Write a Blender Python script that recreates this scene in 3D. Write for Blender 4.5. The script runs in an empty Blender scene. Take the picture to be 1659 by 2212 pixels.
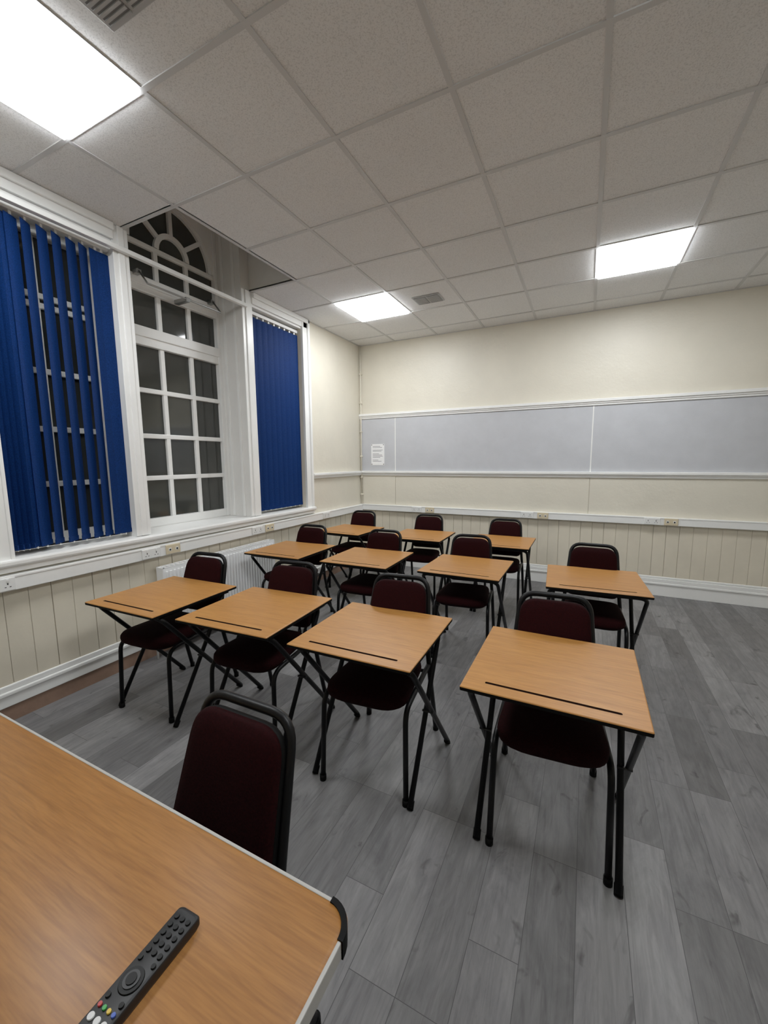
import bpy, bmesh, math, random
from mathutils import Vector, Matrix
random.seed(4)
S=bpy.context.scene
# ---------------------------------------------------------------- camera
f=876.5;yaw,pit,rol=.4614,.1264,-.0080
fw=Vector((-math.sin(yaw)*math.cos(pit),math.cos(yaw)*math.cos(pit),-math.sin(pit)))
r0=Vector((math.cos(yaw),math.sin(yaw),0));u0=r0.cross(fw)
rr=r0*math.cos(rol)+u0*math.sin(rol);uu=-r0*math.sin(rol)+u0*math.cos(rol)
cd=bpy.data.cameras.new('camera');cam=bpy.data.objects.new('camera',cd);S.collection.objects.link(cam);S.camera=cam
M=Matrix((( rr.x,uu.x,-fw.x,2.9598),(rr.y,uu.y,-fw.y,-5.2076),(rr.z,uu.z,-fw.z,1.4973),(0,0,0,1)))
cam.matrix_world=M
cd.sensor_fit='HORIZONTAL';cd.sensor_width=36;cd.lens=f/1659*36;cd.clip_start=.02
S.view_settings.view_transform='Standard'
S.view_settings.look='None'
S.view_settings.gamma=1.15
# ---------------------------------------------------------------- materials
def mat(name,col,rough=.5,metal=0,spec=.5,coat=0,emis=None,es=0):
    m=bpy.data.materials.new(name);m.use_nodes=True
    b=m.node_tree.nodes['Principled BSDF']
    b.inputs['Base Color'].default_value=(*col,1);b.inputs['Roughness'].default_value=rough
    b.inputs['Metallic'].default_value=metal;b.inputs['Specular IOR Level'].default_value=spec
    b.inputs['Coat Weight'].default_value=coat
    if emis: b.inputs['Emission Color'].default_value=(*emis,1);b.inputs['Emission Strength'].default_value=es
    return m
def nodes(m): return m.node_tree.nodes,m.node_tree.links,m.node_tree.nodes['Principled BSDF']
def coords(m,scale=(1,1,1),kind='Object'):
    N,L,b=nodes(m);t=N.new('ShaderNodeTexCoord');mp=N.new('ShaderNodeMapping');mp.inputs['Scale'].default_value=scale
    L.new(t.outputs[kind],mp.inputs[0]);return mp.outputs[0]
def noise(m,vec,scale,detail=4,rough=.5,dist=0):
    N,L,b=nodes(m);n=N.new('ShaderNodeTexNoise');n.inputs['Scale'].default_value=scale;n.inputs['Detail'].default_value=detail
    n.inputs['Roughness'].default_value=rough;n.inputs['Distortion'].default_value=dist;L.new(vec,n.inputs['Vector']);return n.outputs['Fac']
def ramp(m,fac,stops):
    N,L,b=nodes(m);r=N.new('ShaderNodeValToRGB');e=r.color_ramp.elements
    while len(e)<len(stops): e.new(.5)
    for k,(p,c) in enumerate(stops): e[k].position=p;e[k].color=(*c,1)
    L.new(fac,r.inputs[0]);return r.outputs[0]
def mix(m,a,b_,fac,mode='MIX'):
    N,L,b=nodes(m);x=N.new('ShaderNodeMix');x.data_type='RGBA';x.blend_type=mode
    for s,v in ((6,a),(7,b_),(0,fac)):
        if isinstance(v,(int,float)): x.inputs[s].default_value=v
        elif isinstance(v,tuple): x.inputs[s].default_value=(*v,1)
        else: L.new(v,x.inputs[s])
    return x.outputs[2]
def bump(m,h,st=.2,dist=.01):
    N,L,b=nodes(m);x=N.new('ShaderNodeBump');x.inputs['Strength'].default_value=st;x.inputs['Distance'].default_value=dist
    L.new(h,x.inputs['Height']);L.new(x.outputs[0],b.inputs['Normal'])
def setc(m,c): N,L,b=nodes(m);L.new(c,b.inputs['Base Color'])

def painted(name,col,rough=.5,amp=.06,bs=.12,sc=3,fine=60):
    m=mat(name,col,rough);v=coords(m)
    n=noise(m,v,sc,5,.6)
    d=tuple(c*(1-amp*2) for c in col);l=tuple(min(1,c*(1+amp)) for c in col)
    setc(m,ramp(m,n,[(.3,d),(.7,l)]))
    N,L,b=nodes(m)
    n2=noise(m,v,fine,3,.6);n3=noise(m,v,sc*2.5,3,.5)
    a=N.new('ShaderNodeMath');a.operation='MULTIPLY_ADD';L.new(n3,a.inputs[0]);a.inputs[1].default_value=3;L.new(n2,a.inputs[2])
    bump(m,a.outputs[0],bs,.004);return m
m_wall=painted('cream_wall_paint',(.72,.675,.565),.45,.03,.4,2.2,35)
m_panelc=painted('cream_gloss_panelling',(.72,.655,.525),.4,.04,.12,3,40)
m_white=painted('white_gloss_paint',(.86,.86,.84),.32,.02,.1,4,50)
m_board=painted('grey_pinboard_fabric',(.51,.52,.55),.8,.03,.2,5,220)
m_void=painted('white_reveal_paint',(.78,.77,.74),.45,.03,.1,3,40)
m_plastic=mat('white_plastic',(.80,.80,.78),.35)
m_beige=mat('beige_data_plate',(.66,.56,.38),.4)
m_black=mat('black_powder_coat',(.0025,.0025,.003),.42,spec=.2)
m_rub=mat('black_rubber',(.0025,.0025,.0025),.7,spec=.12)
m_dark=mat('dark_gap',(.012,.011,.01),.8)
m_metal=mat('brushed_metal',(.35,.35,.34),.35,1)
m_pivot=mat('dark_rivet',(.05,.05,.05),.4,1)
m_rad=mat('radiator_enamel',(.88,.88,.88),.3)
m_brown=painted('bare_brown_board',(.27,.165,.115),.6,.15,.1,6,40)
m_light=mat('led_diffuser',(.9,.9,.9),.5,emis=(.95,.98,1.0),es=27.5)
m_frame=mat('led_frame',(.8,.8,.8),.4)
m_vent=mat('vent_grey',(.42,.42,.42),.5);m_vd=mat('vent_slot',(.16,.16,.16),.7)
m_paper=mat('paper_white',(.88,.88,.89),.7);m_ink=mat('ink_grey',(.16,.16,.18),.7)
m_glass=mat('night_window_glass',(.045,.047,.043),.06,spec=.6)
v=coords(m_glass);n=noise(m_glass,v,1.3,3);setc(m_glass,ramp(m_glass,n,[(.3,(.022,.024,.021)),(.75,(.052,.054,.049))]))  # opaque pane: night dark and hazy room reflection painted in as uneven grey
def fabric(name,c):
    m=mat(name,c,.9,spec=.08);v=coords(m);n=noise(m,v,180,2,.7)
    setc(m,ramp(m,n,[(.3,tuple(x*.6 for x in c)),(.7,tuple(x*1.35 for x in c))]));bump(m,n,.4,.002)
    return m
m_fab=fabric('maroon_fabric',(.0115,.0012,.0016))
m_slat=fabric('navy_blind_fabric',(.0035,.021,.105))
nodes(m_slat)[2].inputs['Roughness'].default_value=.6
def wood(name,dark,lite,sx,sy,rough,wav=0):
    m=mat(name,lite,rough,spec=.4)
    v=coords(m,(sx,sy,4))
    n=noise(m,v,1,6,.62,.5)
    v2=coords(m,(sx*5,sy*5,12));n2=noise(m,v2,1,3,.5)
    c1=ramp(m,n,[(.28,dark),(.72,lite)]);c2=ramp(m,n2,[(.35,(.80,.79,.76)),(.6,(1,1,1))])
    c=mix(m,c1,c2,.8,'MULTIPLY')
    if wav:
        N,L,b=nodes(m);v3=coords(m,(1.2,5,1));w=N.new('ShaderNodeTexWave');w.bands_direction='Y';w.inputs['Scale'].default_value=3.2
        w.inputs['Distortion'].default_value=9;w.inputs['Detail'].default_value=3;w.inputs['Detail Scale'].default_value=.8;L.new(v3,w.inputs[0])
        c=mix(m,c,ramp(m,w.outputs['Fac'],[(.0,(.78,.73,.66)),(.35,(1,1,1))]),.45,'MULTIPLY')
    setc(m,c);return m
m_beech=wood('beech_laminate',(.375,.152,.032),(.475,.218,.053),3,45,.40)
m_oak=wood('oak_laminate',(.275,.109,.022),(.372,.159,.037),3.5,60,.42,1)
m_groove=mat('groove_brown',(.03,.012,.007),.35)
m_trim=mat('grey_edge_trim',(.42,.41,.385),.4)
# floor
m_floor=mat('grey_wood_vinyl',(.2,.2,.2),.48,spec=.35)
def floormat():
    m=m_floor;N,L,b=nodes(m)
    t=N.new('ShaderNodeTexCoord');mp=N.new('ShaderNodeMapping');mp.inputs['Rotation'].default_value=(0,0,math.radians(90))
    L.new(t.outputs['Object'],mp.inputs[0])
    br=N.new('ShaderNodeTexBrick');L.new(mp.outputs[0],br.inputs['Vector'])
    br.inputs['Scale'].default_value=1;br.inputs['Brick Width'].default_value=.62;br.inputs['Row Height'].default_value=.150
    br.inputs['Mortar Size'].default_value=.0012;br.inputs['Mortar Smooth'].default_value=.3;br.offset=.37;br.offset_frequency=3
    br.inputs['Color1'].default_value=(0,0,0,1);br.inputs['Color2'].default_value=(1,1,1,1);br.inputs['Mortar'].default_value=(.5,.5,.5,1)
    sh=N.new('ShaderNodeVectorMath');sh.operation='MULTIPLY_ADD';L.new(br.outputs['Color'],sh.inputs[0]);sh.inputs[1].default_value=(7,13,3);L.new(t.outputs['Object'],sh.inputs[2])
    def g(scale,det,ro,di,sc=1):
        mm=N.new('ShaderNodeMapping');mm.inputs['Scale'].default_value=scale;L.new(sh.outputs[0],mm.inputs[0])
        return noise(m,mm.outputs[0],sc,det,ro,di)
    g1=g((60,5,1),5,.6,.8);g2=g((8,2.6,1),5,.66,1.8);g3=g((13,8,1),3,.6,.8);g4=g((26,1.8,1),4,.6,2.2)
    base=ramp(m,br.outputs['Color'],[(0,(.110,.107,.107)),(.5,(.155,.153,.154)),(1,(.210,.207,.209))])
    c=mix(m,base,ramp(m,g1,[(.35,(.84,.84,.84)),(.65,(1.06,1.06,1.06))]),.9,'MULTIPLY')
    c=mix(m,c,ramp(m,g2,[(.32,(.74,.73,.74)),(.62,(1.10,1.09,1.08))]),.9,'MULTIPLY')
    c=mix(m,c,ramp(m,g4,[(.36,(.78,.77,.78)),(.47,(1,1,1))]),.8,'MULTIPLY')
    c=mix(m,c,ramp(m,g3,[(.26,(.36,.35,.35)),(.37,(1,1,1))]),.85,'MULTIPLY')
    c=mix(m,c,(.06,.06,.06),br.outputs['Fac'])
    setc(m,c)
    bump(m,g1,.05,.002)
floormat()
# ceiling tile
m_tile=mat('mineral_ceiling_tile',(.6,.6,.6),.85,spec=.2)
v=coords(m_tile);n=noise(m_tile,v,170,3,.7);n2=noise(m_tile,v,1.3,3)
c=mix(m_tile,ramp(m_tile,n,[(.36,(.64,.637,.635)),(.50,(.83,.828,.826))]),ramp(m_tile,n2,[(.3,(.95,.95,.95)),(.7,(1,1,1))]),1,'MULTIPLY')
setc(m_tile,c);bump(m_tile,n,.4,.002)
m_tbar=mat('ceiling_grid_bar',(.58,.58,.58),.5)
# ---------------------------------------------------------------- mesh builder
class MB:
    def __init__(s): s.bm=bmesh.new();s.mats=[]
    def mi(s,m):
        if m not in s.mats: s.mats.append(m)
        return s.mats.index(m)
    def face(s,pts,m,smooth=False):
        fc=s.bm.faces.new([s.bm.verts.new(p) for p in pts]);fc.material_index=s.mi(m);fc.smooth=smooth;return fc
    def box(s,a,b,m,bev=0,mx=None,seg=2):
        x0,x1=sorted((a[0],b[0]));y0,y1=sorted((a[1],b[1]));z0,z1=sorted((a[2],b[2]))
        t=bmesh.new()
        vs=[t.verts.new((x,y,z)) for x in (x0,x1) for y in (y0,y1) for z in (z0,z1)]
        for q in ((0,1,3,2),(4,6,7,5),(0,4,5,1),(2,3,7,6),(0,2,6,4),(1,5,7,3)): t.faces.new([vs[i] for i in q])
        if bev>0: bmesh.ops.bevel(t,geom=t.edges[:],offset=bev,segments=seg,affect='EDGES',profile=.5)
        s.merge(t,m,mx,False)
    def merge(s,t,m,mx=None,smooth=True):
        k=s.mi(m);mp={}
        for v in t.verts: mp[v]=s.bm.verts.new(mx@v.co if mx else v.co)
        for fc in t.faces:
            try: nf=s.bm.faces.new([mp[v] for v in fc.verts]);nf.material_index=k;nf.smooth=smooth
            except ValueError: pass
        t.free()
    def cyl(s,p,r,h,m,n=16,r2=None,axis='Z',mx=None):
        t=bmesh.new();bmesh.ops.create_cone(t,cap_ends=True,segments=n,radius1=r,radius2=r if r2 is None else r2,depth=h)
        R={'Z':Matrix(),'X':Matrix.Rotation(math.pi/2,4,'Y'),'Y':Matrix.Rotation(math.pi/2,4,'X')}[axis]
        X=Matrix.Translation(p)@R
        if mx: X=mx@X
        k=s.mi(m);mp={v:s.bm.verts.new(X@v.co) for v in t.verts}
        for fc in t.faces: nf=s.bm.faces.new([mp[v] for v in fc.verts]);nf.material_index=k;nf.smooth=len(fc.verts)==4
        t.free()
    def tube(s,pts,r,m,fil=.04,n=10,mx=None):
        P=[Vector(p) for p in pts];Q=[P[0]]
        for i in range(1,len(P)-1):
            a=(P[i-1]-P[i]);b=(P[i+1]-P[i]);d=min(fil,a.length*.49,b.length*.49);ang=a.angle(b)
            if fil==0 or ang>math.pi-.03: Q.append(P[i]);continue
            A=P[i]+a.normalized()*d;B=P[i]+b.normalized()*d
            for k in range(7):
                t=k/6;Q.append(A*(1-t)**2+P[i]*2*t*(1-t)+B*t*t)
        Q.append(P[-1])
        T=[(Q[min(i+1,len(Q)-1)]-Q[max(i-1,0)]).normalized() for i in range(len(Q))]
        up=Vector((1,0,0)) if abs(T[0].x)<.9 else Vector((0,0,1))
        nx=(up-T[0]*up.dot(T[0])).normalized();rings=[];k=s.mi(m)
        for i,q in enumerate(Q):
            nx=(nx-T[i]*nx.dot(T[i])).normalized();by=T[i].cross(nx)
            rg=[]
            for j in range(n):
                a=2*math.pi*j/n;w=q+(nx*math.cos(a)+by*math.sin(a))*r
                rg.append(s.bm.verts.new(mx@w if mx else w))
            rings.append(rg)
        for a,b in zip(rings,rings[1:]):
            for j in range(n):
                fc=s.bm.faces.new((a[j],a[(j+1)%n],b[(j+1)%n],b[j]));fc.material_index=k;fc.smooth=True
        for rg in (rings[0][::-1],rings[-1]):
            fc=s.bm.faces.new(rg);fc.material_index=k
    def pad(s,outline,layers,m,mx):
        k=s.mi(m);cx=sum(p[0] for p in outline)/len(outline);cy=sum(p[1] for p in outline)/len(outline)
        rings=[]
        for sc,h in layers:
            rings.append([s.bm.verts.new(mx@Vector((cx+(x-cx)*sc,cy+(y-cy)*sc,h))) for x,y in outline])
        n=len(outline)
        for a,b in zip(rings,rings[1:]):
            for j in range(n):
                fc=s.bm.faces.new((a[j],a[(j+1)%n],b[(j+1)%n],b[j]));fc.material_index=k;fc.smooth=True
        for rg in (rings[0][::-1],rings[-1]):
            fc=s.bm.faces.new(rg);fc.material_index=k;fc.smooth=True
    def mesh(s,name):
        bmesh.ops.recalc_face_normals(s.bm,faces=s.bm.faces[:])
        me=bpy.data.meshes.new(name);s.bm.to_mesh(me)
        for m in s.mats: me.materials.append(m)
        s.bm.free();return me
    def obj(s,name,loc=(0,0,0),rot=0):
        return place(s.mesh(name),name,loc,rot)
def place(me,name,loc=(0,0,0),rot=0):
    o=bpy.data.objects.new(name,me);S.collection.objects.link(o);o.location=loc;o.rotation_euler=(0,0,rot);return o
def rounded(x0,x1,x0t,x1t,y0,y1,rb,rt,n=7):
    cs=[(x0,y0,rb),(x1,y0,rb),(x1t,y1,rt),(x0t,y1,rt)];out=[]
    for i in range(4):
        p=Vector(cs[i][:2]);a=Vector(cs[i-1][:2])-p;b=Vector(cs[(i+1)%4][:2])-p;d=cs[i][2]
        A=p+a.normalized()*d;B=p+b.normalized()*d
        for k in range(n):
            t=k/(n-1);q=A*(1-t)**2+p*2*t*(1-t)+B*t*t;out.append((q.x,q.y))
    return out
H=3.098;GX=1.156;GY=-3.90;XR=5.6;YF=-7.0
# ---------------------------------------------------------------- floor, walls
b=MB();b.box((-.02,YF,-.06),(XR,.02,0),m_floor);b.obj('floor')
b=MB()
b.box((-.15,0,0),(XR+.15,.15,3.95),m_wall)
b.obj('wall_back')
b=MB();b.box((XR,YF,0),(XR+.15,0,3.2),m_wall);b.obj('wall_right')
b=MB();b.box((-.15,YF-.15,0),(XR+.15,YF,3.2),m_wall);b.obj('wall_front')
YL,YRt=-4.10,-1.33   # window opening
M0,M1=-3.27,-2.21     # middle opening
P0,P1=-3.37,-2.09     # outer sides of piers
SZ=.955;HZ=2.975
b=MB()
b.box((-.42,YF,0),(0,0,SZ-.04),m_wall)
b.box((-.42,YF,SZ-.04),(0,YL,3.95),m_wall)
b.box((-.42,YRt,SZ-.04),(0,0,3.95),m_wall)
b.box((-.42,YL,HZ),(0,P0,3.95),m_white)
b.box((-.42,P1,HZ),(0,YRt,3.95),m_white)
b.box((-.42,P0,SZ-.04),(0,M0,3.95),m_white)
b.box((-.42,M1,SZ-.04),(0,P1,3.95),m_void)
b.box((-.42,M0,3.84),(0,M1,3.95),m_void)
b.box((-.46,YF,0),(-.42,0,3.95),m_dark)
b.obj('wall_left')
# pier mouldings / architraves
b=MB()
for y0,y1 in ((P0-.005,M0+.005),(M1-.005,P1+.005)):
    b.box((0,y0,SZ),(.012,y1,H-.001),m_white,.003)
    w=y1-y0
    b.box((.010,y0+w*.3,SZ),(.022,y0+w*.7,H-.001),m_white,.004)
for x0 in (-.10,-.24): b.box((x0,M1-.012,SZ),(x0+.03,M1,3.75),m_white,.003)
for (ya,yb) in ((YRt,YRt+.12),(YL-.12,YL)):
    b.box((-.005,ya,SZ-.03),(.022,yb,H-.001),m_white,.004)
    e=yb-.035 if ya==YRt else ya
    b.box((.015,e,SZ-.03),(.042,e+.035,H-.001),m_white,.008)
    e=ya if ya==YRt else yb-.02
    b.box((.015,e,SZ-.03),(.03,e+.02,H-.001),m_white,.005)
for (ya,yb) in ((YL-.12,P0),(P1,YRt+.12)):
    b.box((0,ya,HZ+.02),(.022,yb,H-.002),m_white,.004)
    b.box((.018,ya,H-.05),(.042,yb,H-.002),m_white,.008)
b.obj('trim_1')
# sill
b=MB()
b.box((-.40,YL-.12,SZ-.045),(.055,YRt+.14,SZ-.005),m_white,.012)
b.box((-.0,YL-.12,.875),(.03,YRt+.13,SZ-.045),m_white,.006)
b.box((-.40,M0,SZ-.01),(-.30,M1,SZ+.01),m_white,.005)
b.obj('windowsill')
# bulkhead above suspended ceiling
VX=GX-.6;V0,V1=GY+.6,GY+1.8
b=MB()
b.box((0,V0-.02,H),(VX,V0,3.93),m_void);b.box((0,V1,H),(VX,V1+.02,3.93),m_void)
b.box((VX,V0-.02,H),(VX+.02,V1+.02,3.93),m_void);b.box((0,V0-.02,3.93),(VX+.02,V1+.02,3.95),m_void)
b.obj('ceiling_bulkhead')
# ---------------------------------------------------------------- ceiling
xs=[0]+[GX+.6*i for i in range(-1,20) if GX+.6*i<XR-.01]+[XR]
ys=sorted([0]+[GY+.6*j for j in range(-9,7) if YF+.01<GY+.6*j<-.01]+[YF])
lights=[(-1,4),(3,4),(-1,-1),(3,-1)]
lc=[(GX+.6*i,GY+.6*j) for i,j in lights]
vents=[(1.46,-1.16),(1.44,-4.2)]
b=MB()
def isl(x,y): return any(abs(x-a)<.02 and abs(y-c)<.02 for a,c in lc)
for xa,xb in zip(xs,xs[1:]):
    for ya,yb in zip(ys,ys[1:]):
        if xa<.01 and ya>V0-.01 and yb<V1+.01: continue
        if isl(xa,ya): continue
        b.box((xa,ya,H),(xb,yb,H+.018),m_tile)
b.obj('ceiling')
b=MB();w=.012
for x in xs:
    segs=[(YF,0)]
    if abs(x)<.01: x=.008;segs=[(YF,V0),(V1,0)]
    for ya,yb in segs: b.box((x-w,ya,H-.0045),(x+w,yb,H+.002),m_tbar)
for y in ys:
    xa=0
    if V0+.1<y<V1-.1: xa=VX
    b.box((xa,y-w,H-.0050),(XR,y+w,H+.002),m_tbar)
b.obj('ceiling_grid')
for x,y in lc:
    b=MB()
    b.box((.008,.008,-.006),(.592,.592,.012),m_frame,.003)
    b.box((.012,.012,-.018),(.588,.588,-.004),m_light,.003)  # diffuser shaped to drop below its frame, adding a halo on nearby tiles
    b.obj('ceiling_light_panel',(x,y,H))
for x,y in vents:
    b=MB();b.box((-.14,-.10,-.008),(.14,.10,0),m_vent,.003)
    for sx in (-.125,.008):
        b.box((sx,-.085,-.0095),(sx+.117,.085,-.008),m_vd)
        for k in range(9):
            yy=-.08+k*.0195;b.box((sx,yy,-.014),(sx+.117,yy+.010,-.0085),m_vent,mx=None)
    b.obj('ceiling_vent',(x,y,H-.001))
# ---------------------------------------------------------------- rails, boards, panelling
def rail(bm,axis,a,b_,z0,z1,d,m):
    zz=z1-z0
    prof=[(0,z0,d*.55,z0+zz*.35),(0,z0+zz*.3,d*.75,z0+zz*.6),(0,z0+zz*.55,d,z1)]
    for (p,q,r_,t) in prof:
        if axis=='X': bm.box((a,-r_,q),(b_,0,t),m,.004)
        else: bm.box((0,a,q),(r_,b_,t),m,.004)
b=MB();rail(b,'X',0,XR,2.085,2.155,.045,m_white);b.obj('trim_2')
b=MB();rail(b,'X',0,XR,1.285,1.350,.045,m_white);b.obj('trim_3')
b=MB();rail(b,'Y',YRt+.12,0,1.285,1.350,.045,m_white);rail(b,'Y',YF,YL-.12,1.285,1.350,.045,m_white);b.obj('trim_4')
b=MB()
for xa,xb in ((.012,.56),(.56,3.0),(3.0,5.44)):
    b.box((xa+.002,-.012,1.348),(xb-.002,-.0005,2.09),m_board,.002)
for x in (.56,3.0,5.44): b.box((x-.006,-.015,1.35),(x+.006,-.0005,2.087),m_white,.002)
b.obj('pinboard')
b=MB()
for xa,xb in ((.03,.56),(.56,3.0),(3.0,5.44)):
    b.box((xa+.003,-.010,.86),(xb-.003,0,1.287),m_wall,.003)
b.obj('trim_5')
b=MB();x=0
while x<XR-.02:
    wd=.118+random.uniform(-.004,.004)
    b.box((x+.0008,-.012,.18),(min(x+wd,XR)-.0008-random.choice((0,0,.0015,.003)),0,.80),m_panelc,.002,seg=1);x+=wd
b.obj('trim_6')
b=MB();y=YF
while y<-.03:
    wd=.118+random.uniform(-.004,.004)
    b.box((0,y+.0008,.18),(.012,min(y+wd,-.012)-.0008-random.choice((0,0,.002,.004)),.80),m_panelc,.002,seg=1);y+=wd
b.obj('trim_7')
# skirting
b=MB()
b.box((.03,-.022,0),(XR,0,.13),m_white,.003);b.box((.03,-.032,.125),(XR,0,.15),m_white,.006)
b.box((.03,-.026,.15),(XR,0,.19),m_white,.004);b.box((.03,-.018,.19),(XR,0,.215),m_white,.006)
b.obj('baseboard_back')
b=MB()
b.box((0,YF,0),(.018,-.03,.10),m_brown)
b.box((0,YF,.095),(.026,0,.165),m_white,.004);b.box((0,YF,.16),(.034,0,.185),m_white,.006);b.box((0,YF,.185),(.022,0,.22),m_white,.006)
b.obj('baseboard_left')
b=MB();b.box((XR-.022,YF,0),(XR,0,.2),m_white,.004);b.obj('baseboard_right')
# trunking with sockets
b=MB();b.box((.0,-.055,.785),(XR-.001,-.013,.865),m_white,.004);b.box((0,-.058,.855),(XR-.001,-.001,.868),m_white,.002)
b.obj('cable_trunking')
b=MB();b.box((.013,YF,.775),(.055,-.06,.860),m_white,.004);b.box((0.001,YF,.850),(.058,-.06,.863),m_white,.002)
b.obj('cable_trunking')
def socket(kind,pos,wall):
    b=MB();w=.073 if kind=='d' else .062;mm=m_plastic if kind=='d' else m_beige
    b.box((-w,-.010,-.037),(w,0,.037),mm,.004)
    if kind=='d':
        for sx in (-.036,.036):
            for dx,dz,a,c in ((0,.004,.003,.005),(-.011,-.014,.004,.002),(.011,-.014,.004,.002)):
                b.box((sx+dx-a,-.011,dz-c),(sx+dx+a,-.009,dz+c),m_dark)
            b.box((sx-.006,-.014,.016),(sx+.006,-.009,.030),m_plastic,.001)
    else:
        for sx in (-.03,.03):
            b.box((sx-.012,-.013,-.012),(sx+.012,-.009,.012),m_plastic,.002);b.box((sx-.007,-.0135,-.008),(sx+.007,-.0125,.006),m_dark)
    b.obj('power_socket' if kind=='d' else 'data_socket',pos,0 if wall=='b' else math.pi/2)
for x,k in ((.90,'d'),(1.09,'s'),(2.34,'d'),(2.52,'s'),(3.62,'d'),(3.79,'s')): socket(k,(x,-.0555,.826),'b')
for y,k in ((-3.31,'d'),(-3.13,'s'),(-2.2,'d'),(-2.03,'s'),(-1.0,'d'),(-4.2,'d')): socket(k,(.0555,y,.818),'l')
# corner pipe
b=MB();b.tube([(.028,-.03,.87),(.028,-.03,H)],.010,m_wall)
for z in (1.0,1.25,1.55,1.9,2.3,2.7): b.box((.012,-.045,z),(.044,0,z+.018),m_wall,.003)
b.obj('wall_pipe')
# notice
b=MB();b.box((0,-.0015,0),(.21,0,.297),m_paper)
for cx_,cz in ((.012,.012),(.198,.012),(.012,.285),(.198,.285)): b.cyl((cx_,-.004,cz),.006,.006,m_dark,10,axis='Y')
z=.262
for k,wd in enumerate((.12,.15,.0,.16,.14,.0,.10,.15,.16,.12,.0,.09,.14)):
    if wd: b.box((.025,-.0022,z),(.025+wd,-.0014,z+.006),m_ink)
    z-=.0175
b.obj('notice_sheet',(.18,-.0125,1.432))
# ---------------------------------------------------------------- windows
def side_window(name,y0,y1,x):
    b=MB();zt=HZ;zb=SZ+.01
    b.box((x-.012,y0,zb),(x-.008,y1,zt),m_glass)
    b.box((x-.03,y0,zb),(x+.03,y0+.05,zt),m_white,.004);b.box((x-.03,y1-.05,zb),(x+.03,y1,zt),m_white,.004)
    b.box((x-.03,y0,zb),(x+.029,y1,zb+.07),m_white,.004);b.box((x-.03,y0,zt-.06),(x+.029,y1,zt),m_white,.004)
    b.box((x-.02,(y0+y1)/2-.014,zb),(x+.011,(y0+y1)/2+.014,zt),m_white,.004)
    for z in (1.36,1.72,2.09,2.50,2.56): b.box((x-.021,y0,z-.018),(x+.013,y1,z+.018),m_white,.004)
    b.obj(name)
side_window('window_1',YL,P0,-.24);side_window('window_3',P1,YRt,-.24)
b=MB();x=-.33;g0,g1=-3.12,-2.245;cyw=-2.665;ve=(-2.825,-2.535);hb=.019
b.box((x-.012,g0,SZ),(x-.008,g1,3.82),m_glass)
b.box((x-.04,M0,SZ),(x+.04,g0,3.83),m_white,.004);b.box((x-.04,g1,SZ),(x+.04,M1,3.83),m_white,.004)
b.box((x-.04,g0-.01,SZ),(x+.035,g1+.01,1.025),m_white,.004)
for yv in ve: b.box((x-.02,yv-hb,SZ),(x+.017,yv+hb,3.22),m_white,.005)
for z in (1.365,1.715,2.085): b.box((x-.021,g0,z-hb),(x+.019,g1,z+hb),m_white,.005)
b.box((x-.03,g0-.01,2.44),(x+.031,g1+.01,2.51),m_white,.004);b.box((x-.03,g0-.01,2.505),(x+.045,g1+.01,2.585),m_white,.006)
b.box((x-.03,g0-.01,2.86),(x+.031,g1+.01,2.91),m_white,.004);b.box((x-.03,g0-.01,2.905),(x+.045,g1+.01,2.975),m_white,.006)
zc=3.25;R=.425;b.box((x-.021,g0,zc-hb-.02),(x+.019,g1,zc+hb-.02),m_white,.005)
def P(a,r_): return (cyw+r_*math.cos(a),zc+r_*math.sin(a))
n=28
for k in range(n):
    a0=math.pi*k/n;a1=math.pi*(k+1)/n
    def outp(a):
        c,s_=math.cos(a),math.sin(a);t=min(R*1.09/abs(c) if abs(c)>1e-6 else 9,(.59)/s_ if s_>1e-6 else 9);return (cyw+t*c,zc+t*s_)
    i0,i1,o0,o1=P(a0,R-.02),P(a1,R-.02),outp(a0),outp(a1)
    b.face([(x+.025,*i0),(x+.025,*o0),(x+.025,*o1),(x+.025,*i1)],m_white)
    b.face([(x+.025,*i0),(x+.025,*i1),(x-.02,*i1),(x-.02,*i0)],m_white)
def arcbar(r1,r2,xa,xb):
    for k in range(n):
        a0=math.pi*k/n;a1=math.pi*(k+1)/n
        p,q,s_,t=P(a0,r1),P(a1,r1),P(a1,r2),P(a0,r2)
        b.face([(xb,*p),(xb,*q),(xb,*s_),(xb,*t)],m_white)
        b.face([(xa,*p),(xa,*q),(xb,*q),(xb,*p)],m_white);b.face([(xa,*t),(xa,*s_),(xb,*s_),(xb,*t)],m_white)
arcbar(R-.055,R-.018,x-.02,x+.019)
ri=.145
arcbar(ri-.02,ri+.02,x-.02,x+.020)
for dg in (38,90,142):
    a=math.radians(dg);mx=Matrix.Translation((x,cyw,zc))@Matrix.Rotation(a,4,'X')
    b.box((-.02,ri,-.018),(.018,R-.03,.018),m_white,.004,mx=mx)
b.obj('window_2')
# window opener rod
b=MB();b.tube([(-.24,-3.04,2.99),(-.13,-3.04,2.86),(-.13,-2.34,2.86),(-.24,-2.34,2.99)],.007,m_metal,fil=.01)
for y in (-3.04,-2.69,-2.34): b.box((-.275,y-.02,2.84 if y==-2.69 else 2.95),(-.12 if y==-2.69 else -.22,y+.02,2.875 if y==-2.69 else 2.985),m_metal,.004)
b.obj('opener_rod')
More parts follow.
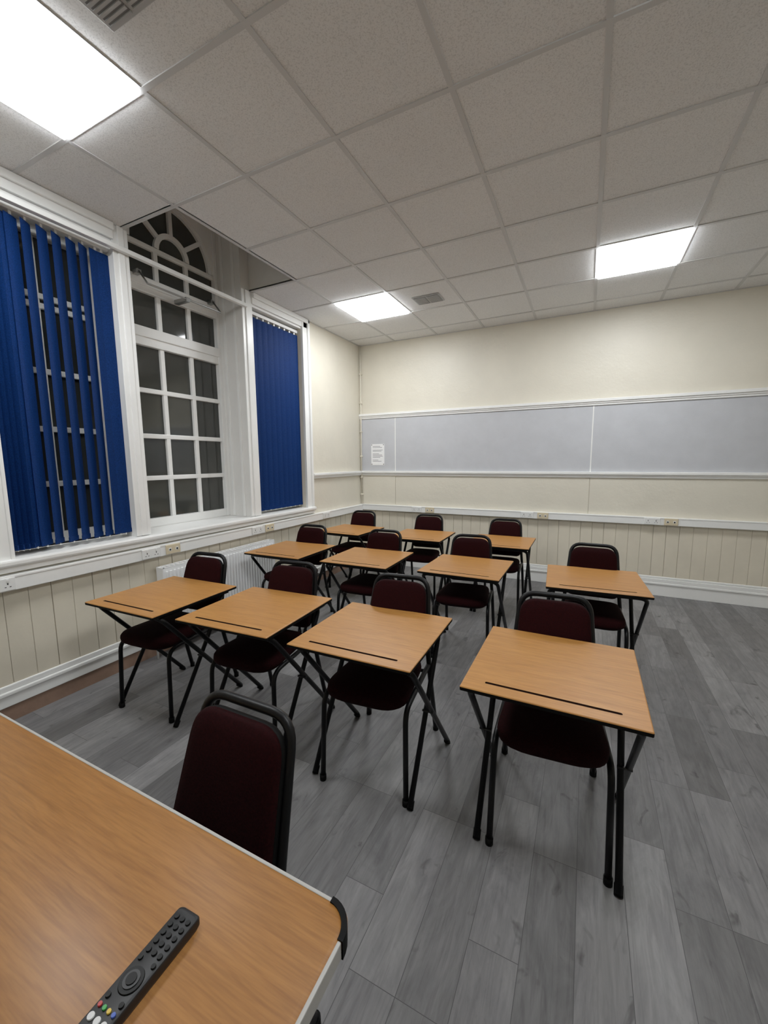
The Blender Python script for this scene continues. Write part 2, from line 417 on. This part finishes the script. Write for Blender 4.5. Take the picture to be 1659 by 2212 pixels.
# ---------------------------------------------------------------- blinds
b=MB();b.box((.024,YL-.02,2.925),(.058,M1+.02,2.955),m_white,.003);b.obj('blind_headrail_bridge')
def blind(name,ylist,ztop,zbot,x):
    b=MB();y0=min(q[0] for q in ylist);y1=max(q[0] for q in ylist)
    b.box((x-.018,y0-.05,ztop),(x+.018,y1+.04,ztop+.03),m_plastic,.003)
    for y,ang in ylist:
        mx=Matrix.Translation((x,y,0))@Matrix.Rotation(-math.radians(ang),4,'Z')
        for k in range(4):
            ya=-.0445+k*.02225;xa=.0035*(1-((ya)/.0445)**2);yb=ya+.02225;xb=.0035*(1-((yb)/.0445)**2)
            pts=[(xa,ya,zbot),(xb,yb,zbot),(xb,yb,ztop-.02),(xa,ya,ztop-.02)]
            b.face([mx@Vector(p) for p in pts],m_slat,True)
        b.box((-.0025,-.0435,zbot+.002),(.0045,.0435,zbot+.032),m_slat,mx=mx)
        b.box((-.002,-.008,ztop-.022),(.003,.008,ztop+.004),m_plastic,mx=mx)
        b.box((-.001,-.003,zbot-.012),(.004,.003,zbot+.006),m_plastic,mx=mx)
    b.tube([(x+.006,y0,zbot-.006),(x+.006,y1,zbot-.006)],.0018,m_plastic,n=6)
    b.obj(name)
L1=[(-4.08+.028*i,70) for i in range(4)]+[(-3.955,-10),(-3.905,-28),(-3.835,-36),(-3.755,-30),(-3.68,-33),(-3.60,-28),(-3.53,-31),(-3.455,-14),(-3.415,0)]
blind('vertical_blind',L1,2.925,.985,-.055)
L2=[(-2.035+.082*i,14) for i in range(9)]
blind('vertical_blind',L2,2.925,.985,-.055)
# ---------------------------------------------------------------- radiator
b=MB();y0,y1,z0,z1=-3.27,-2.04,.12,.70
b.box((.045,y0,z0),(.055,y1,z1-.01),m_rad);b.box((.115,y0,z0),(.122,y1,z1-.008),m_rad,.002)
y=y0+.02
while y<y1-.03:
    b.box((.118,y,z0+.02),(.132,y+.016,z1-.03),m_rad,.005);y+=.0333
for k in range(30):
    yy=y0+.03+k*.039;b.box((.055,yy,z1-.012),(.115,yy+.012,z1-.002),m_rad)
b.box((.045,y0,z1-.006),(.122,y0+.012,z1),m_rad);b.box((.045,y0,z1-.006),(.05,y1,z1),m_rad);b.box((.115,y0,z1-.006),(.122,y1,z1),m_rad)
b.box((.045,y0-.004,z0),(.122,y0,z1),m_rad,.002);b.box((.045,y1,z0),(.122,y1+.004,z1),m_rad,.002)
b.box((.056,y0,z0+.02),(.114,y1,z1-.03),m_dark)
b.tube([(.085,y0,z0+.04),(.085,y0-.07,z0+.04),(.085,y0-.07,0)],.008,m_plastic,.02);b.cyl((.085,y0-.07,z0+.06),.016,.05,m_plastic)
b.tube([(.085,y1,z0+.04),(.085,y1+.06,z0+.04),(.085,y1+.06,0)],.008,m_plastic,.02);b.cyl((.085,y1+.06,z0+.06),.016,.05,m_plastic)
b.box((.013,y0+.15,z0+.3),(.047,y0+.19,z0+.5),m_rad);b.box((.013,y1-.19,z0+.3),(.047,y1-.15,z0+.5),m_rad)
b.obj('radiator')
# ---------------------------------------------------------------- exam desk
def desk_mesh():
    t=MB();hw,hd=.2925,.2925
    t.box((-hw,-hd,.682),(hw,hd,.70),m_beech,.004)
    me=t.mesh('top');o=bpy.data.objects.new('tmp',me);S.collection.objects.link(o)
    c=MB();c.pad(rounded(-.215,.215,-.215,.215,-.238,-.225,.006,.006,4),[(1,.694),(1,.72)],m_groove,Matrix());cm=c.mesh('cut')
    co=bpy.data.objects.new('cut',cm);S.collection.objects.link(co)
    md=o.modifiers.new('b','BOOLEAN');md.object=co;md.operation='DIFFERENCE';md.solver='EXACT'
    bpy.context.view_layer.update();dg=bpy.context.evaluated_depsgraph_get()
    ev=bpy.data.meshes.new_from_object(o.evaluated_get(dg))
    b=MB();k0=b.mi(m_beech);kg=b.mi(m_groove);kd=b.mi(m_rub)
    tmp=bmesh.new();tmp.from_mesh(ev)
    mp={v:b.bm.verts.new(v.co) for v in tmp.verts}
    for fc in tmp.faces:
        nf=b.bm.faces.new([mp[v] for v in fc.verts]);ce=fc.calc_center_median()
        ing=abs(ce.x)<.217 and -.24<ce.y<-.222 and .6935<ce.z<.6995
        nf.material_index=kg if ing else (k0 if (ce.z>.6965) else kd)
    tmp.free();bpy.data.objects.remove(o);bpy.data.objects.remove(co)
    r=.0125
    xb,xa=.273,.246;zt=.668
    b.tube([(-xb,.30,.01),(-xb,-.235,zt),(xb,-.235,zt),(xb,.30,.01)],r,m_black,.05)
    b.tube([(-xa,-.175,.01),(-xa,.225,zt),(xa,.225,zt),(xa,-.175,.01)],r,m_black,.05)
    for sx in (-1,1):
        b.cyl((sx*(xa+.0125),.017,.345),.006,.052,m_pivot,10,axis='X')
        for (x,y,dy) in ((xb,.30,.535),(xa,-.175,-.40)):
            L=Vector((0,-dy,zt-.01)).normalized()
            p=Vector((sx*x,y,.0));b.tube([p,p+L*.035+Vector((0,0,0))],.0150,m_rub,n=10)
        b.box((sx*.262-.012,-.245,.668),(sx*.262+.012,.24,.683),m_black)
    b.box((-.25,.215,.676),(.25,.235,.683),m_black)
    for v in b.bm.verts:
        if v.co.z<0: v.co.z=0
    return b.mesh('exam_desk')
dm=desk_mesh()
desks=[(2.885,-3.585,0),(2.100,-3.580,1),(1.385,-3.595,3),(.685,-3.655,1.5),(3.04,-2.215,3.5),(2.185,-2.235,-.5),(1.360,-2.290,1.5),(.57,-2.315,1),(2.24,-1.16,0),(1.40,-1.16,1),(.51,-1.17,-3)]
for x,y,a in desks: place(dm,'exam_desk',(x,y,0),math.radians(a))
# ---------------------------------------------------------------- chair
def chair_mesh():
    b=MB();r=.013
    ol=rounded(-.205,.205,-.170,.170,-.315,.120,.13,.07,8)
    b.pad(ol,[(.93,.432),(.985,.440),(1.0,.456),(.99,.472),(.95,.484),(.8,.494),(.5,.500),(.2,.502)],m_fab,Matrix())
    b.pad(ol,[(.90,.424),(.94,.434)],m_rub,Matrix())
    p0=Vector((0,.166,.50));p1=Vector((0,.266,.835));upv=(p1-p0).normalized();nrm=Vector((0,-upv.z,upv.y))
    mx=Matrix(((1,0,nrm.x,0),(0,upv.y,nrm.y,p0.y),(0,upv.z,nrm.z,p0.z),(0,0,0,1)))
    Lh=(p1-p0).length
    ol=rounded(-.172,.172,-.148,.148,-.01,Lh,.05,.075,8)
    b.pad(ol,[(.97,.016),(1,.022),(.985,.034),(.94,.042),(.75,.048),(.4,.051)],m_fab,mx)
    b.pad(ol,[(.95,-.004),(.995,.002),(1.005,.020),(.98,.0225)],m_rub,mx)
    b.tube([(-.203,.255,.008),(-.190,.158,.40),(-.178,.172,.50),(-.149,.278,.855),(.149,.278,.855),(.178,.172,.50),(.190,.158,.40),(.203,.255,.008)],r,m_black,.07,n=12)
    for sx in (-1,1):
        b.tube([(sx*.206,-.285,.008),(sx*.198,-.265,.428),(sx*.184,.165,.425)],r-.001,m_black,.07,n=12)
        b.cyl((sx*.206,-.285,.014),.0155,.028,m_rub,12);b.cyl((sx*.203,.2545,.014),.0155,.028,m_rub,12)
    b.tube([(-.19,-.16,.422),(.19,-.16,.422)],.009,m_black);b.tube([(-.18,.10,.422),(.18,.10,.422)],.009,m_black)
    return b.mesh('stacking_chair')
cm=chair_mesh()
chairs=[(2.855,-3.182,4),(2.07,-3.195,5),(1.33,-3.20,6),(.62,-3.26,5),(3.038,-1.83,0),(2.115,-1.828,6),(1.331,-1.90,3),(.542,-1.93,2),(2.215,-.765,2),(1.335,-.73,5),(.45,-.72,4),(2.18,-4.462,0)]
for x,y,a in chairs:
    t=math.radians(a);place(cm,'stacking_chair',(x+.278*math.sin(t),y-.278*math.cos(t),0),t)
# ---------------------------------------------------------------- teacher desk
b=MB();W,D=1.6,.75
b.pad(rounded(-W+.005,-.005,-W+.005,-.005,-D+.005,-.005,.03,.03,6),[(1,.702),(1,.7295),(.9995,.730)],m_oak,Matrix())
for a,c in (((-W+.05,-.007,.700),(-.05,.0,.7312)),((-W+.05,-D,.700),(-.05,-D+.007,.7312)),((-.007,-D+.05,.700),(0,-.05,.7312)),((-W,-D+.05,.700),(-W+.007,-.05,.7312))):
    b.box(a,c,m_trim,.002)
for sx,sy,cx_,cy_ in ((1,1,-.05,-.05),(-1,1,-W+.05,-.05),(1,-1,-.05,-D+.05),(-1,-1,-W+.05,-D+.05)):
    n=8;arc=[(cx_+sx*.042*math.cos(k*math.pi/2/n),cy_+sy*.042*math.sin(k*math.pi/2/n)) for k in range(n+1)]
    arc2=[(cx_+sx*.052*math.cos(k*math.pi/2/n),cy_+sy*.052*math.sin(k*math.pi/2/n)) for k in range(n+1)]
    for z0_,z1_ in ((.698,.7325),):
        for k in range(n):
            A,B,C,E=arc[k],arc[k+1],arc2[k+1],arc2[k]
            b.face([(*A,z1_),(*B,z1_),(*C,z1_),(*E,z1_)],m_rub);b.face([(*E,z0_),(*C,z0_),(*C,z1_),(*E,z1_)],m_rub,True)
            b.face([(*A,z0_),(*B,z0_),(*B,z1_),(*A,z1_)],m_rub,True);b.face([(*A,z0_),(*B,z0_),(*C,z0_),(*E,z0_)],m_rub)
b.box((-W+.08,-D+.08,.66),(-.08,-D+.11,.702),m_black);b.box((-W+.08,-.11,.66),(-.08,-.08,.702),m_black)
for x in (-.09,-W+.09):
    for y in (-.10,-D+.10):
        b.box((x-.016,y-.016,.0),(x+.016,y+.016,.70),m_black,.003)
    b.box((x-.015,-D+.1,.66),(x+.015,-.1,.70),m_black)
b.obj('teacher_desk',(2.645,-4.69,0))
# ---------------------------------------------------------------- remote control
m_rem=mat('remote_plastic',(.011,.011,.012),.45,spec=.3);m_btn=mat('button_rubber',(.002,.002,.002),.5,spec=.2)
m_wb=mat('button_white',(.6,.6,.6),.5);m_yb=mat('button_yellow',(.6,.4,.03),.5);m_rb=mat('button_red',(.4,.02,.02),.5);m_gb=mat('button_green',(.03,.3,.05),.5);m_bb=mat('button_blue',(.03,.08,.4),.5)
b=MB()
b.pad(rounded(-.022,.022,-.022,.022,-.205,0,.008,.008,6),[(.96,0),(1,.004),(1,.014),(.97,.018),(.93,.0185)],m_rem,Matrix())
def btn(x,y,r_,m,r2=None): b.cyl((x,y,.0195),r_,.003,m,14,r2=r_*.85)
for rw in range(5):
    for k in (-1,0,1):btn(k*.0125,-.018-rw*.0125,.0044,m_btn)
for k in (-1,1):btn(k*.0145,-.080,.004,m_btn)
b.cyl((0,-.104,.0192),.0175,.0025,m_btn,28,r2=.0165);b.cyl((0,-.104,.0208),.0115,.002,m_rem,24);b.cyl((0,-.104,.0222),.0075,.002,m_btn,20)
for k in (-1,1):btn(k*.0145,-.128,.004,m_btn)
for k,mm in enumerate((m_rb,m_gb,m_yb,m_bb)):btn(-.0145+k*.0097,-.139,.0033,mm)
for k in (-1,0,1):btn(k*.013,-.152,.0052,m_wb)
for rw in range(3):
    for k in (-1,0,1):btn(k*.0125,-.166-rw*.011,.004,m_btn)
b.obj('remote_control',(2.400,-4.822,.7312),math.radians(2))
# ---------------------------------------------------------------- world
w=bpy.data.worlds.new('night');S.world=w;w.use_nodes=True
bg=w.node_tree.nodes['Background'];bg.inputs[0].default_value=(.01,.012,.02,1);bg.inputs[1].default_value=.3
